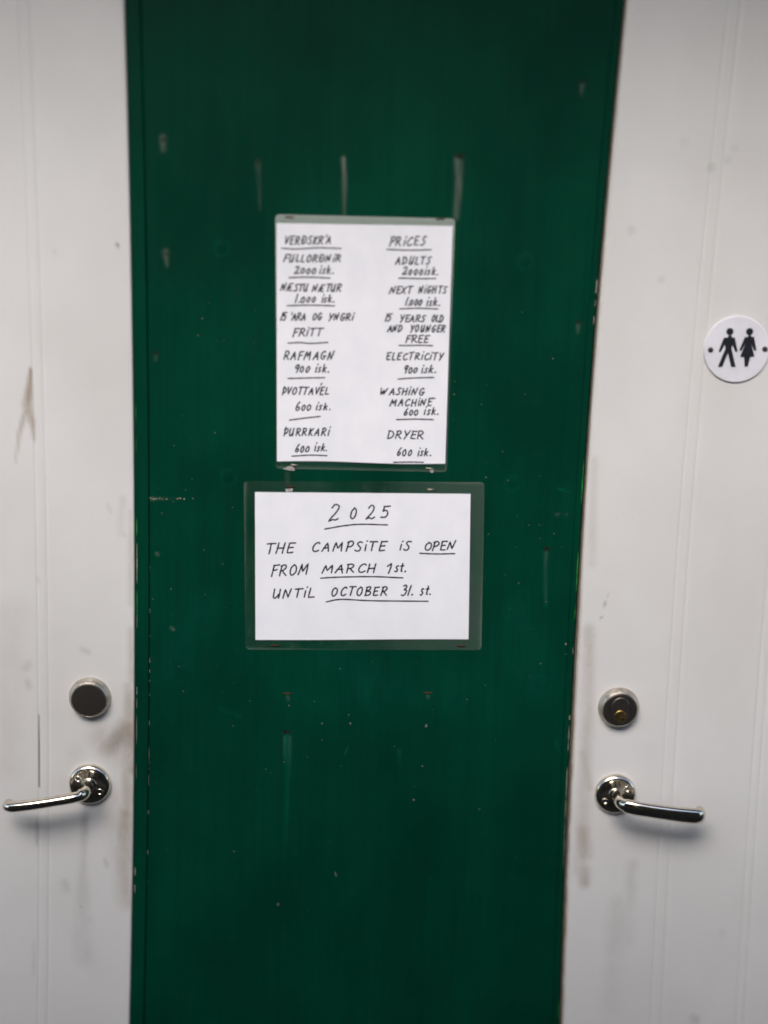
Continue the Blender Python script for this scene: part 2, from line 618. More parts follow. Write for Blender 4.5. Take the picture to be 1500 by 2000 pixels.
zp = lambda py, px=262: at(px, py).z
pe = lambda z: PL[0] - float(bow(z)) + .0012
for y0, y1, w in [(1284, 1294, 1.6), (1307, 1313, 2.2), (1327, 1331, 1.4), (1355, 1358, 1.2), (1407, 1417, 1.8), (1457, 1492, 1.0), (1499, 1503, 1.2), (1512, 1535, 1.0), (1582, 1590, 1.6), (1660, 1669, 1.6), (1105, 1108, 1.5), (1112, 1114, 1.3), (1240, 1243, 1.8), (1188, 1196, 1.0), (1720, 1724, .8)]:
    edge_chip(zp(y1), zp(y0), w * .00066 * .9, pe, -.0002)
je = lambda z: EL - float(bow(z)) + .0028
for y0, y1, w, mi in [(790, 822, 1.2, 1), (855, 880, 1.2, 1), (1012, 1045, 2.5, 1), (1060, 1138, 2.4, 0), (1153, 1200, 2.0, 1), (1200, 1225, 1.2, 0), (1340, 1355, 2.2, 0), (1362, 1382, 1.2, 0), (1395, 1450, 1.2, 0), (1490, 1520, 1.0, 0), (1692, 1708, 3., 0), (1726, 1742, 3., 0)]:
    edge_chip(zp(y1), zp(y0), w * .00066 * .75, je, -.0030, mi)
jr = lambda z: ER + float(bow_s(z, 1)) - .0037
zr = lambda py: at(1135, py).z
for y0, y1, w, mi in [(545, 572, 5., 0), (585, 598, 3., 0), (617, 632, 3., 0), (900, 985, 3., 1), (1080, 1155, 5., 1), (1180, 1210, 2., 1), (1265, 1278, 1.5, 0), (1398, 1407, 5., 0), (1418, 1450, 3., 0), (1452, 1468, 2.6, 0), (1500, 1560, 3., 0), (1562, 1600, 2.6, 0), (1600, 1700, 1.6, 0), (1960, 1990, 2.5, 1)]:
    edge_chip(zr(y1), zr(y0), w * .00066 * .62, jr, JAMB_Y - .0002, mi)
o = from_bm('flaked_edge', bm, [M_CHIP, M_LIME], wall)
o['kind'] = 'stuff'
# the rest of the building beyond the frame: lintel, side walls
bm = bmesh.new()
box(bm, -3.2, 3.2, .03, .12, 2.056, 2.50)
from_bm('lintel', bm, M_GREEN2, wall)
for x0, x1 in ((-3.2, EL - .86), (ER + .86, 3.2)):
    bm = bmesh.new()
    box(bm, x0, x1, .0, .1, .0, 2.054)
    from_bm('side_wall', bm, M_GREEN2, wall)
bm = bmesh.new()
box(bm, -3.4, 3.4, -.82, .4, 2.502, 2.58)  # added eave out of view, sized to shade the top of the wall
from_bm('shade_eave', bm, plain('shade_eave_boards', (.30, .29, .28), .7), wall)


# added board wall out of view, sized to block low sky and sun
opp = tag(empty('shade_wall', (0, -2.35, 0)), 'added dark board wall out of view that shades the doors', 'wall', kind='thing')
bm = bmesh.new()
k = 0
x = -4.5
while x < 4.5:
    box(bm, x, x + .142, -2.35 - .028 - (.006 if k % 2 else 0), -2.35 - (.006 if k % 2 else 0), .03, 2.95)
    x += .146
    k += 1
from_bm('boards', bm, plain('shade_wall_boards', (.085, .068, .052), .7, .3, var=.4, nscale=12), opp)
bm = bmesh.new()
for z in (.35, 1.25, 2.2):
    box(bm, -4.5, 4.5, -2.44, -2.386, z, z + .1)
from_bm('rail', bm, plain('shade_wall_rail', (.08, .065, .05), .75), opp)


def staple(px, py, parent, ang=0., w=13, y=-.0010, mat=None):
    c = at(px, py, y)
    bm = bmesh.new()
    hw = w * .5 * .00066
    ca, sa = math.cos(ang), math.sin(ang)
    path = [Vector((c.x - hw * ca, .003, c.z - hw * sa)), Vector((c.x - hw * ca, y, c.z - hw * sa)), Vector((c.x - hw * ca * .8, y - .0007, c.z - hw * sa * .8)),
            Vector((c.x + hw * ca * .8, y - .0007, c.z + hw * sa * .8)), Vector((c.x + hw * ca, y, c.z + hw * sa)), Vector((c.x + hw * ca, .003, c.z + hw * sa))]
    n = len(path)
    tube(bm, path, [.0008] * n, [.0008] * n, Vector((0.02, .1, 1)), 8)
    return from_bm('staple', bm, mat or M_STAPLE, parent, True)


for q in ((561, 1354, .0), (836, 1353, .03)):
    staple(q[0], q[1], wall, q[2], 15, .0002, M_RUST)['label'] = 'rusty staple left in the green panel'


# ------------------------------------------------------------------ doors
def make_door(side, edge, label, grooves):
    d = tag(empty('white_door', (edge, DOOR_Y, 0)), label, 'door', kind='thing')
    W = .84
    us, ys = ([0, 0, .0004, .0012, .0025], [.038, .0028, .0012, .0004, .0001]) if side < 0 else ([0, 0, .0007, .0020, .0036], [.038, .0062, .0030, .0012, .0003])
    g_on, marks = [], []
    base = list(np.concatenate([np.arange(.0055, .30, .0034), np.arange(.31, W, .02)]))
    for g in grooves:
        base = [b for b in base if abs(b - g) > .0028]
    pts = [(b, 0.) for b in base]
    for g in grooves:
        pts += [(g - .0018, 0.), (g - .0008, .0004), (g, .0006), (g + .0008, .0004), (g + .0018, 0.)]
    pts.sort()
    us += [p[0] for p in pts] + [W, W]
    ys += [p[1] for p in pts] + [0., .038]
    zs = np.concatenate([np.arange(.03, .66, .03), np.arange(.66, 2.03, .0034), [2.045]])
    U, Z = np.meshgrid(np.array(us), zs)
    Yb = np.tile(np.array(ys), (len(zs), 1))
    X = edge + side * (U + bow_s(Z, side))
    Yw = DOOR_Y + Yb
    br, gr, dk = (np.zeros(X.shape) for _ in range(3))

    wear = np.clip(1.2 - U / (.0016 if side < 0 else .0040), 0, 1) * (.6 if side < 0 else 1.0) * (.30 + .70 * np.clip((1.42 - Z) / .25, 0, 1))
    edge_n = .5 + .5 * np.sin(Z * 31 + np.sin(Z * 83) * 1.3)
    br = np.maximum(br, wear * (.75 + .25 * edge_n))

    def S(a, pix, r, amt, fade=0., hard=0.):
        np.maximum(a, smear(X, Z, DOOR_Y, pix, r, amt, fade, hard), out=a)
    if side < 0:
        S(br, [(60, 720), (57, 760), (54, 790)], (5, 17), .8)
        S(br, [(54, 790), (64, 830), (67, 860)], (17, 5), .85, .5)
        S(br, [(52, 800), (38, 845), (30, 905)], (10, 4), .65, .5)
        S(gr, [(55, 1297), (50, 1304)], 14, .35)
        S(gr, [(54, 1332), (57, 1340)], 12, .4)
        S(gr, [(72, 1128), (76, 1136)], 6, .4)
        S(gr, [(160, 1268), (172, 1274)], 9, .4)
        S(gr, [(220, 1455), (240, 1440)], 30, .55)
        S(br, [(215, 1460), (250, 1420), (257, 1500)], (38, 32), .66)
        S(br, [(250, 1340), (256, 1400)], (14, 18), .4)
        S(br, [(255, 1230), (257, 1330)], (10, 14), .30)
        S(br, [(255, 1000), (255, 1180)], (9, 10), .22)
        S(br, [(247, 1590), (240, 1660), (246, 1760)], (28, 34), .6, .5)
        S(br, [(252, 1350), (246, 1470), (250, 1600), (244, 1740)], (16, 22), .42)
        S(br, [(200, 1440), (240, 1470)], (46, 60), .30)
        S(br, [(215, 1560), (240, 1680)], (40, 46), .20)
        S(gr, [(205, 1680), (210, 1692)], 8, .35)
        S(gr, [(166, 1580), (164, 1630), (163, 1700)], (15, 12), .7, .5)
        S(gr, [(164, 1690), (160, 1790), (164, 1870)], (16, 34), .30)
        S(gr, [(172, 1790), (176, 1800)], 12, .4)
        S(gr, [(125, 1725), (128, 1735)], 16, .3)
        S(gr, [(120, 1520), (150, 1470)], 40, .16)
        S(br, [(20, 1200), (10, 1500)], 60, .14)
        dk = np.where((np.abs(U - grooves[1]) < .0009) & (Z < at(74, 1395, DOOR_Y).z) & (Z > at(72, 1538, DOOR_Y).z), .66 - .4 * np.clip((Z - at(72, 1450, DOOR_Y).z) / .06, 0, 1), dk)
        S(dk, [(229, 478), (231, 482)], 3, .9)
        for q in [(156, 1755), (157, 1771), (222, 1348), (206, 1408), (242, 1047), (28, 1570)]:
            S(dk, [q], 2.2, .6)
        S(gr, [(210, 985), (216, 1000)], 6, .45)
        S(gr, [(240, 975), (235, 1040)], 14, .25)
        S(gr, [(73, 1600), (73, 1650)], 3.5, .6)
        S(gr, [(68, 1840), (66, 1905)], 4, .5)
        S(gr, [(105, 490), (108, 495)], 10, .15)
    else:
        S(br, [(1152, 1260), (1150, 1300)], (12, 16), .40)
        S(br, [(1150, 1385), (1146, 1440)], (16, 26), .34)
        S(br, [(1140, 1470), (1150, 1540)], (18, 16), .38)
        S(br, [(1138, 1620), (1142, 1670)], (24, 26), .5)
        S(br, [(1140, 1700), (1142, 1725)], (24, 20), .5)
        S(br, [(1160, 900), (1155, 1100)], (14, 18), .2)
        S(br, [(1150, 1230), (1148, 1400), (1142, 1530), (1134, 1700)], (20, 26), .30)
        S(gr, [(1235, 1690), (1232, 1740), (1228, 1840)], (24, 22), .34, .5)
        S(gr, [(1210, 1770), (1200, 1850), (1195, 1960)], (40, 34), .32, .5)
        S(gr, [(1410, 1820), (1412, 1826)], 12, .25)
        S(gr, [(1354, 1988), (1358, 1992)], 13, .5, 0, .3)
        S(gr, [(1310, 1570), (1250, 1610)], (30, 50), .16)  # soft shade below the right lever, painted in grey
        for q, r in [((1338, 277), 10), ((1390, 327), 11), ((1421, 312), 10), ((1434, 290), 9), ((1233, 450), 11), ((1292, 547), 8)]:
            S(gr, [q], r, .3, 0, .5)
        S(dk, [(1191, 1147), (1189, 1160), (1183, 1172), (1179, 1190), (1178, 1202)], 1.6, .45)
        S(dk, [(1178, 1203), (1175, 1207), (1171, 1202), (1173, 1196)], 1.7, .5)
        for q in [(1161, 1240), (1197, 1097), (1128, 1585), (1316, 1397), (1123, 1690)]:
            S(dk, [q], 2.2, .45)
    me = grid_mesh('door_leaf', X, Yw, Z, np.stack([br, gr, dk], -1))
    if side < 0:
        me.flip_normals()
    o = link('door_leaf', me, [M_WHITE, M_EDGE], d, True)
    # the side of the leaf, worn to primer
    bm = bmesh.new()
    rows = []
    for z in np.linspace(.03, 2.045, 80):
        x = edge + side * (float(bow_s(z, side)) - .0002)
        rows.append([bm.verts.new((x, DOOR_Y + .0022, z)), bm.verts.new((x, DOOR_Y + .036, z))])
    for a, b in zip(rows, rows[1:]):
        bm.faces.new((a[0], a[1], b[1], b[0]))
    from_bm('door_edge', bm, M_EDGE, d)
    return d


gl = [EL - at(x, 1200, DOOR_Y).x for x in (94, 74)] + [.2400, .2535]
gr_ = [at(x, 1200, DOOR_Y).x - ER for x in (1315, 1337, 1492)] + [.248, .34, .354]
doorL = make_door(-1, EL, 'white painted door with round blank dark lock plate and brown grime smear', gl)
doorR = make_door(1, ER, 'white painted door with brass keyhole lock and round toilet sign', gr_)


def deadbolt(door, px, py, keyed):
    c = at(px, py, DOOR_Y)
    bm = bmesh.new()
    lathe(bm, c, [(.0268, 0), (.0268, .0012), (.0262, .0020), (.0228, .0108), (.0222, .0112), (.0218, .0112), (.0216, .0100), (.0212, .0096)], 72)
    o = from_bm('deadbolt', bm, M_SATIN, door, True)
    o['label'] = 'bevelled satin lock collar ' + ('with a brass keyhole' if keyed else 'with a plain dark disc')
    bm = bmesh.new()
    lathe(bm, c, [(.0214, .0097), (.0214, .0116), (.0207, .0122), (.010, .0123)], 64)
    from_bm('lock_face', bm, M_DARK, o)
    if keyed:
        # raised stadium shaped cylinder guard
        bm = bmesh.new()
        rw, zc, hh = .0108, c.z - .0005, .0068
        for (s, p) in ((1.0, .0123), (1.0, .0138), (.93, .0145)):
            ring = []
            for k in range(48):
                a = 2 * math.pi * k / 48
                x, z = rw * s * math.cos(a), rw * s * math.sin(a)
                z += hh * (1 if math.sin(a) >= 0 else -1)
                ring.append(bm.verts.new((c.x + x, c.y - p, zc + z)))
            if s < 1:
                bm.faces.new(ring)
            if p > .0123:
                for k in range(48):
                    bm.faces.new((prev[k], prev[(k + 1) % 48], ring[(k + 1) % 48], ring[k]))
            prev = ring
        from_bm('cylinder_guard', bm, M_DARK, o)
        kc = Vector((c.x, c.y, c.z - .0073))
        bm = bmesh.new()
        lathe(bm, kc, [(.0074, .0145), (.0074, .0150), (.0070, .0153)], 40)
        plug = from_bm('key_plug', bm, M_BRASS, o)
        bm = bmesh.new()
        y = kc.y - .01545
        kp = [(.0002, .0032), (.0009, .0030), (.0006, .0004), (-.0004, -.0006), (.0000, -.0018), (.0012, -.0034), (.0008, -.0056), (-.0002, -.0052), (-.0004, -.0034), (-.0016, -.0016), (-.0026, -.0006), (-.0022, .0004), (-.0006, .0006)]
        bm.faces.new([bm.verts.new((kc.x + a, y, kc.z + b)) for a, b in kp])
        from_bm('keyhole', bm, M_BLACK, o)
    return o


deadbolt(doorL, 176, 1362, False)
deadbolt(doorR, 1208, 1381, True)


def handle(door, px, py, side, droop, length, thick):
    c = at(px, py, DOOR_Y)
    bm = bmesh.new()
    lathe(bm, c, [(.0268, 0), (.0268, .0030), (.0262, .0050), (.0250, .0066), (.0232, .0078), (.0212, .0083), (.0200, .0080), (.0192, .0078), (.0100, .0078)], 72)
    o = from_bm('door_handle', bm, M_NICKEL, door, True)
    for k, (dx, dz) in enumerate(((-.0138, .0085), (.0138, -.0085))):
        s = Vector((c.x + dx * (1 if side < 0 else -1), c.y, c.z + dz))
        bm = bmesh.new()
        lathe(bm, s, [(.0044, .0077), (.0043, .0083), (.0038, .0086), (.0026, .0086), (.0022, .0072), (.0010, .0071)], 24)
        from_bm('screw', bm, M_NICKEL, o, True)
    # collar and the lever: out from the rose, round the bend, along and back at the tip
    bm = bmesh.new()
    lathe(bm, c, [(.0102, .0077), (.0100, .0086), (.0090, .0089)], 40)
    from_bm('collar', bm, M_NICKEL, o, True)
    ux = Vector((side * math.cos(droop), 0, -math.sin(droop)))
    out = Vector((0, -1, 0))
    ctrl = [c + out * .008, c + out * .022, c + out * .032 + ux * .001, c + out * .0395 + ux * .006, c + out * .0435 + ux * .016, c + out * .0455 + ux * .035,
            c + out * .0460 + ux * .065, c + out * .0450 + ux * (length - .022), c + out * .0430 + ux * (length - .008), c + out * .0385 + ux * (length - .001), c + out * .031 + ux * length]
    rad = [.0084, .0082, .0080, .0082, .0084, .0080, .0084, .0088, .0090, .0088, .0082]
    path = spline([tuple(p) for p in ctrl], 8)
    rr = [float(np.interp(i / 8, range(len(rad)), rad)) for i in range(len(path))]
    bm = bmesh.new()
    tube(bm, path, [.82 * q for q in rr], [q * (thick if i > 24 else 1) for i, q in enumerate(rr)], Vector((0, -.15, 1)), 32)
    from_bm('lever', bm, M_NICKEL, o, True)
    return o


handle(doorL, 176, 1530, -1, math.radians(10), .099, .82)
handle(doorR, 1201, 1549, 1, math.radians(7), .105, 1.2)

# ------------------------------------------------------------------ toilet sign
sc = at(1438, 682, DOOR_Y)
sign = tag(empty('toilet_sign', sc), 'round white toilet sign with black man and woman figures on right door', 'sign')
bm = bmesh.new()
lathe(bm, sc, [(.0408, 0), (.0408, .0022), (.0402, .0030), (.0392, .0032)], 96)
from_bm('sign_disc', bm, M_PLASTIC, sign)
ys_ = DOOR_Y - .0034


def zpx(x, y):
    return (1340 + x / 9.375, 590 + y / 9.375)


def picto(name, poly, head):
    bm = bmesh.new()
    vs = [bm.verts.new(at(*zpx(*p), ys_)) for p in poly]
    f = bm.faces.new(vs)
    hc = at(*zpx(*head), ys_)
    f2 = bm.faces.new([bm.verts.new((hc.x + .0044 * math.cos(a), ys_, hc.z + .0044 * math.sin(a))) for a in [2 * math.pi * k / 32 for k in range(32)]])
    r = bmesh.ops.extrude_face_region(bm, geom=[f, f2])
    bmesh.ops.translate(bm, vec=(0, -.0005, 0), verts=[e for e in r['geom'] if isinstance(e, bmesh.types.BMVert)])
    bmesh.ops.triangulate(bm, faces=bm.faces)
    return from_bm(name, bm, M_PICTO, sign)


picto('man_figure', [(775, 612), (830, 612), (835, 645), (893, 650), (942, 905), (900, 912), (848, 780), (830, 850), (905, 1185), (822, 1185), (765, 930), (660, 1185), (580, 1185), (722, 850), (706, 780), (632, 912), (592, 908), (690, 655), (770, 645)], (803, 540))
picto('woman_figure', [(1140, 608), (1190, 608), (1195, 635), (1243, 635), (1288, 885), (1243, 890), (1186, 745), (1250, 1000), (1172, 1005), (1128, 1180), (1072, 1180), (1060, 1008), (988, 1003), (1092, 745), (1012, 890), (972, 885), (1075, 640), (1135, 635)], (1162, 540))
for q in ((1386.5, 683), (1492.5, 681.5)):
    s = at(q[0], q[1], DOOR_Y)
    bm = bmesh.new()
    lathe(bm, s, [(.0034, .0031), (.0032, .0042), (.0022, .0049), (.0006, .0050)], 20)
    from_bm('screw', bm, M_SCREW, sign, True)

# ------------------------------------------------------------------ handwriting
GL = {
    'A': (.78, [[(0, 0), (.42, 1), (.70, 0)], [(.13, .36), (.62, .40)]]),
    'B': (.68, [[(.05, 0), (.10, 1)], ['c', (.0, .95), (.45, 1.0), (.52, .75), (.14, .54)], ['c', (.14, .54), (.60, .45), (.55, .08), (.02, .0)]]),
    'C': (.74, [['c', (.68, .86), (.52, 1), (.22, .78), (.08, .40), (.20, .06), (.46, .0), (.72, .14)]]),
    'D': (.80, [[(.08, 0), (.10, 1)], ['c', (.02, .98), (.45, .95), (.72, .62), (.62, .25), (.35, .03), (.04, 0)]]),
    'Ð': (.80, [[(.08, 0), (.10, 1)], ['c', (.02, .98), (.45, .95), (.72, .62), (.62, .25), (.35, .03), (.04, 0)], [(-.1, .5), (.36, .52)]]),
    'E': (.66, [[(.10, 1), (.05, 0), (.58, .02)], [(.08, 1), (.62, 1.02)], [(.08, .52), (.52, .55)]]),
    'F': (.64, [[(.10, 1), (.03, -.04)], [(.08, 1), (.66, 1.03)], [(.08, .52), (.52, .55)]]),
    'G': (.80, [['c', (.66, .88), (.46, 1), (.14, .70), (.10, .25), (.36, 0), (.62, .14), (.68, .42)], [(.40, .42), (.80, .45)]]),
    'H': (.74, [[(.06, 1), (.03, 0)], [(.66, 1.02), (.60, 0)], [(.06, .5), (.64, .54)]]),
    'I': (.30, [[(.14, 1), (.10, 0)]]),
    'i': (.34, [[(.12, .70), (.08, 0)], [(.17, 1.05), (.19, 1.12)]]),
    'K': (.68, [[(.08, 1), (.04, 0)], [(.60, 1), (.10, .45)], [(.10, .45), (.62, 0)]]),
    'L': (.62, [[(.10, 1), (.04, 0), (.54, .02)]]),
    'M': (.98, [[(.0, 0), (.16, 1), (.42, .30), (.78, 1), (.86, 0)]]),
    'N': (.80, [[(0, 0), (.12, .98), (.54, .04), (.70, 1.04)]]),
    'O': (.78, [['c', (.40, 1), (.12, .72), (.10, .22), (.36, .0), (.66, .32), (.64, .82), (.36, 1.0)]]),
    'P': (.64, [[(.12, 1), (.04, -.06)], ['c', (.0, .92), (.35, 1.06), (.60, .80), (.42, .50), (.10, .44)]]),
    'R': (.76, [[(.10, 1), (.04, 0)], ['c', (.0, .95), (.40, 1.04), (.60, .80), (.40, .54), (.10, .48)], [(.22, .48), (.72, .0)]]),
    'S': (.62, [['c', (.60, .92), (.36, 1), (.14, .80), (.30, .56), (.48, .36), (.40, .06), (.14, 0), (.0, .10)]]),
    'T': (.72, [[(.36, 1), (.30, 0)], [(.0, .98), (.76, 1.02)]]),
    'U': (.80, [['c', (.08, 1), (.05, .45), (.12, .05), (.36, .03), (.56, .45)], [(.64, 1), (.60, .0)]]),
    'V': (.66, [[(.02, 1), (.24, 0), (.66, 1.02)]]),
    'W': (1.0, [[(.0, 1), (.16, 0), (.48, .75), (.58, .0), (.98, 1)]]),
    'X': (.72, [[(.06, 1), (.60, 0)], [(.68, 1), (.0, 0)]]),
    'Y': (.70, [[(.04, 1), (.24, .52)], [(.68, 1), (.14, -.06)], [(.24, .52), (.46, .56)]]),
    'Æ': (1.06, [[(0, 0), (.44, 1), (.42, .02), (.96, .02)], [(.12, .42), (.80, .50)], [(.44, 1), (1.0, 1.02)]]),
    'Þ': (.62, [[(.08, 1.08), (.04, -.04)], ['c', (-.04, .74), (.36, .90), (.54, .64), (.36, .32), (.06, .22)]]),
    '0': (.66, [['c', (.36, .72), (.12, .52), (.10, .14), (.30, .0), (.52, .22), (.52, .58), (.32, .72)]]),
    '1': (.42, [[(.04, .70), (.26, 1), (.18, 0)]]),
    '|': (.34, [[(.26, 1.05), (.10, 0)]]),
    '2': (.76, [['c', (.06, .82), (.26, 1.02), (.54, .90), (.46, .52), (.16, .16), (.02, .0)], ['c', (.02, .0), (.30, .06), (.50, .02), (.72, .10)]]),
    '3': (.62, [['c', (.06, .92), (.34, 1.02), (.50, .82), (.20, .56)], ['c', (.20, .56), (.52, .48), (.44, .10), (.14, -.02), (-.02, .08)]]),
    '5': (.64, [[(.14, .96), (.08, .56)], ['c', (.08, .56), (.36, .62), (.50, .34), (.32, .04), (-.02, .0)], [(.12, .97), (.62, 1.0)]]),
    '6': (.62, [['c', (.44, 1.0), (.18, .66), (.06, .22), (.22, .0), (.46, .16), (.44, .42), (.12, .34)]]),
    '9': (.62, [['c', (.52, .86), (.30, 1.0), (.08, .76), (.22, .52), (.46, .64), (.54, .94)], ['c', (.54, .94), (.46, .45), (.36, -.02)]]),
    's': (.54, [['c', (.40, .60), (.20, .64), (.14, .44), (.30, .26), (.20, .02), (.0, .04)]]),
    'k': (.56, [[(.14, 1.05), (.06, 0)], ['c', (.48, .62), (.14, .34), (.30, .24), (.54, .0)]]),
    't': (.40, [[(.26, .95), (.18, .10), (.34, .06)], [(.0, .62), (.46, .66)]]),
    '.': (.34, [[(.20, .03), (.27, .06)], [(.22, .06), (.25, .02)]]),
    ' ': (.46, []),
    "'": (.20, [[(.06, 1.12), (.08, .82)]]),
}


def ribbon(bm, pts, w, y):
    """a pen stroke through photo points: a flat ribbon with round ends"""
    P = [np.array((p.x, p.z)) for p in (at(a, b, y) for a, b in pts)]
    Q = [P[0]]
    for p in P[1:]:
        if np.hypot(*(p - Q[-1])) > 1e-5:
            Q.append(p)
    if len(Q) == 1:
        Q.append(Q[0] + np.array((.0002, 0)))
    n = len(Q)
    L, R = [], []
    for i in range(n):
        a = Q[i] - Q[max(i - 1, 0)]
        b = Q[min(i + 1, n - 1)] - Q[i]
        a = a / (np.hypot(*a) + 1e-12)
        b = b / (np.hypot(*b) + 1e-12)
        t = a + b
        t = t / (np.hypot(*t) + 1e-9) if np.hypot(*t) > .2 else b
        nn = np.array((-t[1], t[0]))
        ww = w * .5 * (1 + .10 * math.sin(i * 1.7 + P[0][0] * 900))
        L.append(bm.verts.new((Q[i][0] + nn[0] * ww, y, Q[i][1] + nn[1] * ww)))
        R.append(bm.verts.new((Q[i][0] - nn[0] * ww, y, Q[i][1] - nn[1] * ww)))
    for i in range(n - 1):
        bm.faces.new((L[i], R[i], R[i + 1], L[i + 1]))
    for e in (Q[0], Q[-1]):
        bm.faces.new([bm.verts.new((e[0] + w * .5 * math.cos(k * math.pi / 5), y - 1e-5, e[1] + w * .5 * math.sin(k * math.pi / 5))) for k in range(10)])


def write(bm, text, x0, x1, b0, b1, h, w, y, f, slant=.22):
    """text fitted between x0 and x1 on a baseline from b0 to b1; f maps drawing units to photo pixels"""
    adv = []
    for ch in text:
        adv.append(GL[ch][0] * random.uniform(.94, 1.06))
    last = max([p[0] for s in GL[text[-1]][1] for p in s if p != 'c'] + [.1])
    tot = sum(adv[:-1]) + last
    sx = (x1 - x0 - slant * h * .55) / tot
    pen = 0.
    for ch, a in zip(text, adv):
        jy, js = random.uniform(-.035, .035) * h, random.uniform(.94, 1.05)
        sl = slant + random.uniform(-.05, .05)
        for st in GL[ch][1]:
            cur = st[0] == 'c'
            q = [(px + random.uniform(-.035, .035), py + random.uniform(-.03, .03)) for px, py in (st[1:] if cur else st)]
            if cur:
                q = [tuple(v) for v in spline(q, 6)]
            elif len(q) > 1:
                # straight strokes of a hand bend a little
                r = []
                for (ax_, ay_), (bx_, by_) in zip(q, q[1:]):
                    k = random.uniform(-.025, .025)
                    for j in range(5):
                        t = j / 5
                        s = 4 * t * (1 - t) * k
                        r.append((ax_ + (bx_ - ax_) * t + s, ay_ + (by_ - ay_) * t + s))
                r.append(q[-1])
                q = r
            pts = []
            for px, py in q:
                X_ = x0 + (pen + px * (.70 if len(text) > 5 and h < 70 else .77) + .08) * sx + py * h * js * sl
                t = (X_ - x0) / max(x1 - x0, 1)
                pts.append(f(X_, b0 + (b1 - b0) * t - py * h * js - jy))
            ribbon(bm, pts, w, y)
        pen += a


def line(bm, pts, w, y, f):
    p = spline(pts, 8) if len(pts) > 2 else [(pts[0][0] + (pts[1][0] - pts[0][0]) * k / 12, pts[0][1] + (pts[1][1] - pts[0][1]) * k / 12 + 1.6 * math.sin(k * .5 + pts[0][0])) for k in range(13)]
    ribbon(bm, [f(*q) for q in p], w, y)


def quad_pts(c, n=14, r=0.):
    """outline of a four cornered sheet (photo corners tl, tr, br, bl) with rounded corners of radius r px"""
    out = []
    for i in range(4):
        p, q, s = np.array(c[i - 1], float), np.array(c[i], float), np.array(c[(i + 1) % 4], float)
        if not r:
            out.append(tuple(q))
            continue
        a, b = (p - q) / np.hypot(*(p - q)), (s - q) / np.hypot(*(s - q))
        for k in range(7):
            t = k / 6
            e0, e1 = q + a * r, q + b * r
            out.append(tuple((1 - t) ** 2 * e0 + 2 * t * (1 - t) * q + t * t * e1))
    return out


def sheet(name, outline, y, th, mat, parent):
    bm = bmesh.new()
    f = bm.faces.new([bm.verts.new(at(a, b, y)) for a, b in outline])
    r = bmesh.ops.extrude_face_region(bm, geom=[f])
    bmesh.ops.translate(bm, vec=(0, -th, 0), verts=[e for e in r['geom'] if isinstance(e, bmesh.types.BMVert)])
    return from_bm(name, bm, mat, parent)


INK_W1, INK_W2 = .0017, .0019
PY = -.0016       # front of the paper
INK_Y = PY - .0001


def notice(name, label, pouch, paper, bulge, film):
    n = tag(empty(name, at(*pouch[3])), label, 'notice', 'laminated handwritten notices on the green panel')
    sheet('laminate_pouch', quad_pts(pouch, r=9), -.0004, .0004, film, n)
    p = quad_pts(paper)
    br, bl = p[2], p[3]
    edge = [(br[0] + (bl[0] - br[0]) * k / 16, br[1] + (bl[1] - br[1]) * k / 16 + bulge * math.sin(2 * math.pi * k / 16)) for k in range(1, 16)]
    sheet('paper_sheet', p[:3] + edge + [bl], -.0011, .0005, M_PAPER, n)
    return n


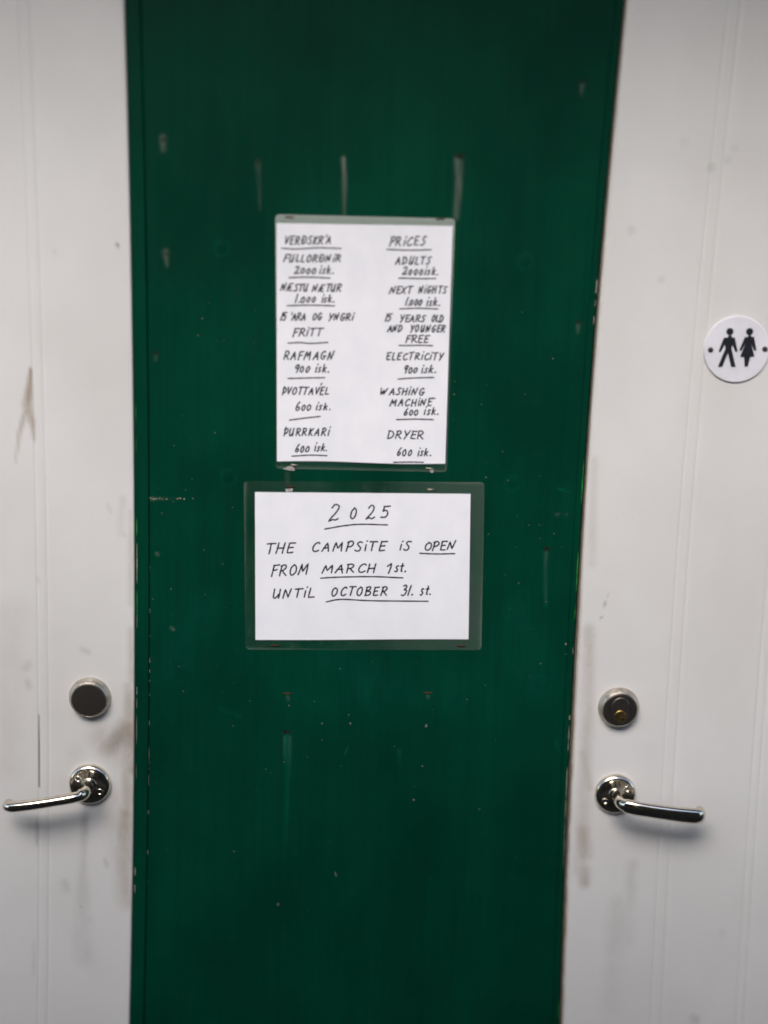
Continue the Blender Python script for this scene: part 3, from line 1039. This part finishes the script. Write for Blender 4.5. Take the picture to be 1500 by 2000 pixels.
f1 = lambda x, y: (520 + x / 3.947, 400 + y / 3.947)
f2 = lambda x, y: (520 + x / 3.947, 660 + y / 3.947)
f3 = lambda x, y: (460 + x / 3.0, 920 + y / 3.0)
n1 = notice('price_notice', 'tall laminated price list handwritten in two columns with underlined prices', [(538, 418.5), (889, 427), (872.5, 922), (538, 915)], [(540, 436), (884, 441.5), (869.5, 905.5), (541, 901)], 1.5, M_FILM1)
rows1 = [
    (f1, [("VERÐSKR'A", 135, 505, 306, 300, 60)], [(120, 335), (230, 341), (400, 332), (575, 337)]),
    (f1, [("PRiCES", 945, 1235, 316, 312, 64)], [(930, 344), (1100, 350), (1270, 347)]),
    (f1, [("FULLORÐNiR", 130, 582, 438, 440, 54)], None),
    (f1, [("2000", 210, 385, 530, 530, 56), ("isk.", 402, 520, 530, 530, 54)], [(175, 562), (330, 558), (490, 565)]),
    (f1, [("ADULTS", 990, 1272, 458, 456, 56)], None),
    (f1, [("2000isk.", 1045, 1326, 538, 538, 54)], [(1022, 567), (1306, 569)]),
    (f1, [("NÆSTU", 108, 322, 662, 666, 54), ("NÆTUR", 350, 582, 668, 668, 54)], None),
    (f1, [("|.000", 215, 382, 752, 752, 58), ("isk.", 420, 526, 752, 752, 56)], [(162, 778), (340, 774), (526, 779)]),
    (f1, [("NEXT", 945, 1135, 682, 682, 52), ("NiGHTS", 1170, 1396, 682, 680, 52)], None),
    (f1, [("|.000", 1065, 1200, 776, 776, 60), ("isk.", 1230, 1340, 778, 778, 56)], [(1030, 802), (1180, 798), (1322, 803)]),
    (f1, [("|5", 103, 160, 890, 890, 56), ("'ARA", 182, 308, 888, 888, 52), ("OG", 350, 434, 888, 888, 50), ("YNGRi", 475, 670, 890, 890, 52)], None),
    (f1, [("FRiTT", 200, 442, 1015, 1008, 58)], [(168, 1067), (260, 1062), (340, 1069), (473, 1061)]),
    (f1, [("|5", 910, 968, 894, 894, 52), ("YEARS", 1025, 1226, 902, 904, 52), ("OLD", 1270, 1366, 902, 902, 50)], None),
    (f1, [("AND", 932, 1050, 980, 978, 48), ("YOUNGER", 1105, 1386, 980, 980, 50)], None),
    (f1, [("FREE", 1070, 1258, 1062, 1060, 54)], [(1025, 1083), (1282, 1086)]),
    (f2, [("RAFMAGN", 130, 522, 165, 165, 62)], None),
    (f2, [("900", 210, 335, 266, 266, 60), ("isk.", 370, 486, 265, 263, 56)], [(168, 313), (320, 309), (450, 307)]),
    (f2, [("ELECTRiCiTY", 920, 1372, 168, 168, 52)], None),
    (f2, [("900", 1050, 1165, 270, 270, 58), ("isk.", 1188, 1308, 270, 268, 54)], [(1017, 318), (1120, 310), (1290, 305)]),
    (f2, [("ÞVOTTAVEL", 120, 487, 435, 435, 56)], None),
    (f2, [("600", 220, 345, 560, 560, 62), ("isk.", 375, 496, 556, 554, 52)], [(180, 634), (300, 618), (416, 605)]),
    (f2, [("WASHiNG", 870, 1232, 438, 440, 52)], None),
    (f2, [("MACHiNE", 948, 1286, 525, 523, 52)], None),
    (f2, [("600", 1055, 1170, 596, 596, 54), ("isk.", 1210, 1328, 592, 590, 52)], [(1005, 630), (1150, 626), (1287, 630)]),
    (f2, [("ÞURRKARi", 130, 487, 752, 752, 56)], None),
    (f2, [("600", 218, 332, 878, 878, 60), ("isk.", 365, 470, 872, 872, 56)], [(198, 912), (340, 904), (467, 908)]),
    (f2, [("DRYER", 925, 1222, 772, 780, 58)], None),
    (f2, [("600", 1000, 1125, 910, 908, 62), ("isk.", 1160, 1272, 908, 908, 54)], [(982, 959), (1100, 957), (1210, 959)]),
]
n2 = notice('opening_notice', 'wide laminated notice handwritten 2025 with campsite opening months', [(476, 939.5), (946.5, 942), (940, 1269.5), (479.5, 1268.5)], [(498, 961), (919, 964.5), (915, 1248.5), (499, 1249.5)], -.5, M_FILM2)
rows2 = [
    (f3, [("2", 538, 618, 295, 293, 88), ("0", 662, 712, 278, 278, 90), ("2", 755, 832, 282, 280, 78), ("5", 845, 910, 272, 272, 66)], [(523, 340), (640, 320), (740, 312), (890, 316)]),
    (f3, [("THE", 168, 352, 485, 478, 58), ("CAMPSiTE", 438, 890, 470, 466, 52), ("iS", 955, 1030, 462, 462, 50), ("OPEN", 1100, 1287, 465, 460, 46)], [(1080, 482), (1180, 486), (1284, 484)]),
    (f3, [("FROM", 203, 430, 614, 606, 62), ("MARCH", 502, 822, 598, 592, 48), ("1", 866, 908, 600, 600, 62), ("st.", 928, 1000, 590, 590, 54)], [(500, 628), (600, 622), (800, 619), (980, 626)]),
    (f3, [("UNTiL", 208, 468, 745, 738, 54), ("OCTOBER", 552, 898, 732, 726, 48), ("3|.", 968, 1042, 730, 728, 58), ("st.", 1078, 1146, 726, 724, 56)], [(532, 767), (620, 752), (800, 760), (1128, 763)]),
]
for n, rows, w in ((n1, rows1, INK_W1), (n2, rows2, INK_W2)):
    sh = [c for c in n.children if c.name.startswith('paper_sheet')][0]
    for f, words, ul in rows:
        bm = bmesh.new()
        for (t, x0, x1, b0, b1, h) in words:
            write(bm, t, x0, x1, b0, b1, h, w, INK_Y, f)
            if t == 'FRiTT':
                ribbon(bm, [f(325, 968), f(320, 975)], w, INK_Y)
            if t == 'ÞVOTTAVEL':
                ribbon(bm, [f(428, 350), f(422, 362)], w, INK_Y)
            if t == 'MACHiNE':
                ribbon(bm, [f(1268, 468), f(1285, 463), f(1300, 468)], w, INK_Y)
        from_bm('handwritten_line', bm, M_INK, sh)
        if ul:
            bm = bmesh.new()
            line(bm, ul, w * .95, INK_Y, f)
            from_bm('underline', bm, M_INK, sh)
# staples with rust round them, and old glue
for n, lst in ((n1, [(565.5, 424, 0, M_RUST), (860, 428, .06, M_RUST), (575, 908, -.1, M_STAPLE), (839, 914.5, -.05, M_STAPLE)]), (n2, [(567, 950, .12, M_RUST), (842.5, 956, 0, M_STAPLE), (537, 1260, .05, M_RUST), (900.5, 1261, 0, M_RUST)])):
    for px, py, a, mt in lst:
        staple(px, py, n, a, 14, -.0010, mt)
for par, poly in ((n1, [(553, 916), (560, 912), (568, 909), (574, 914), (576, 919), (566, 919)]), (n1, [(838, 916), (848, 917), (845, 924), (841, 923)]), (n2, [(557, 955), (572, 954), (571, 960), (559, 961)])):
    bm = bmesh.new()
    bm.faces.new([bm.verts.new(at(a, b, -.00085)) for a, b in poly])
    from_bm('glue_residue', bm, M_TAPE, par)
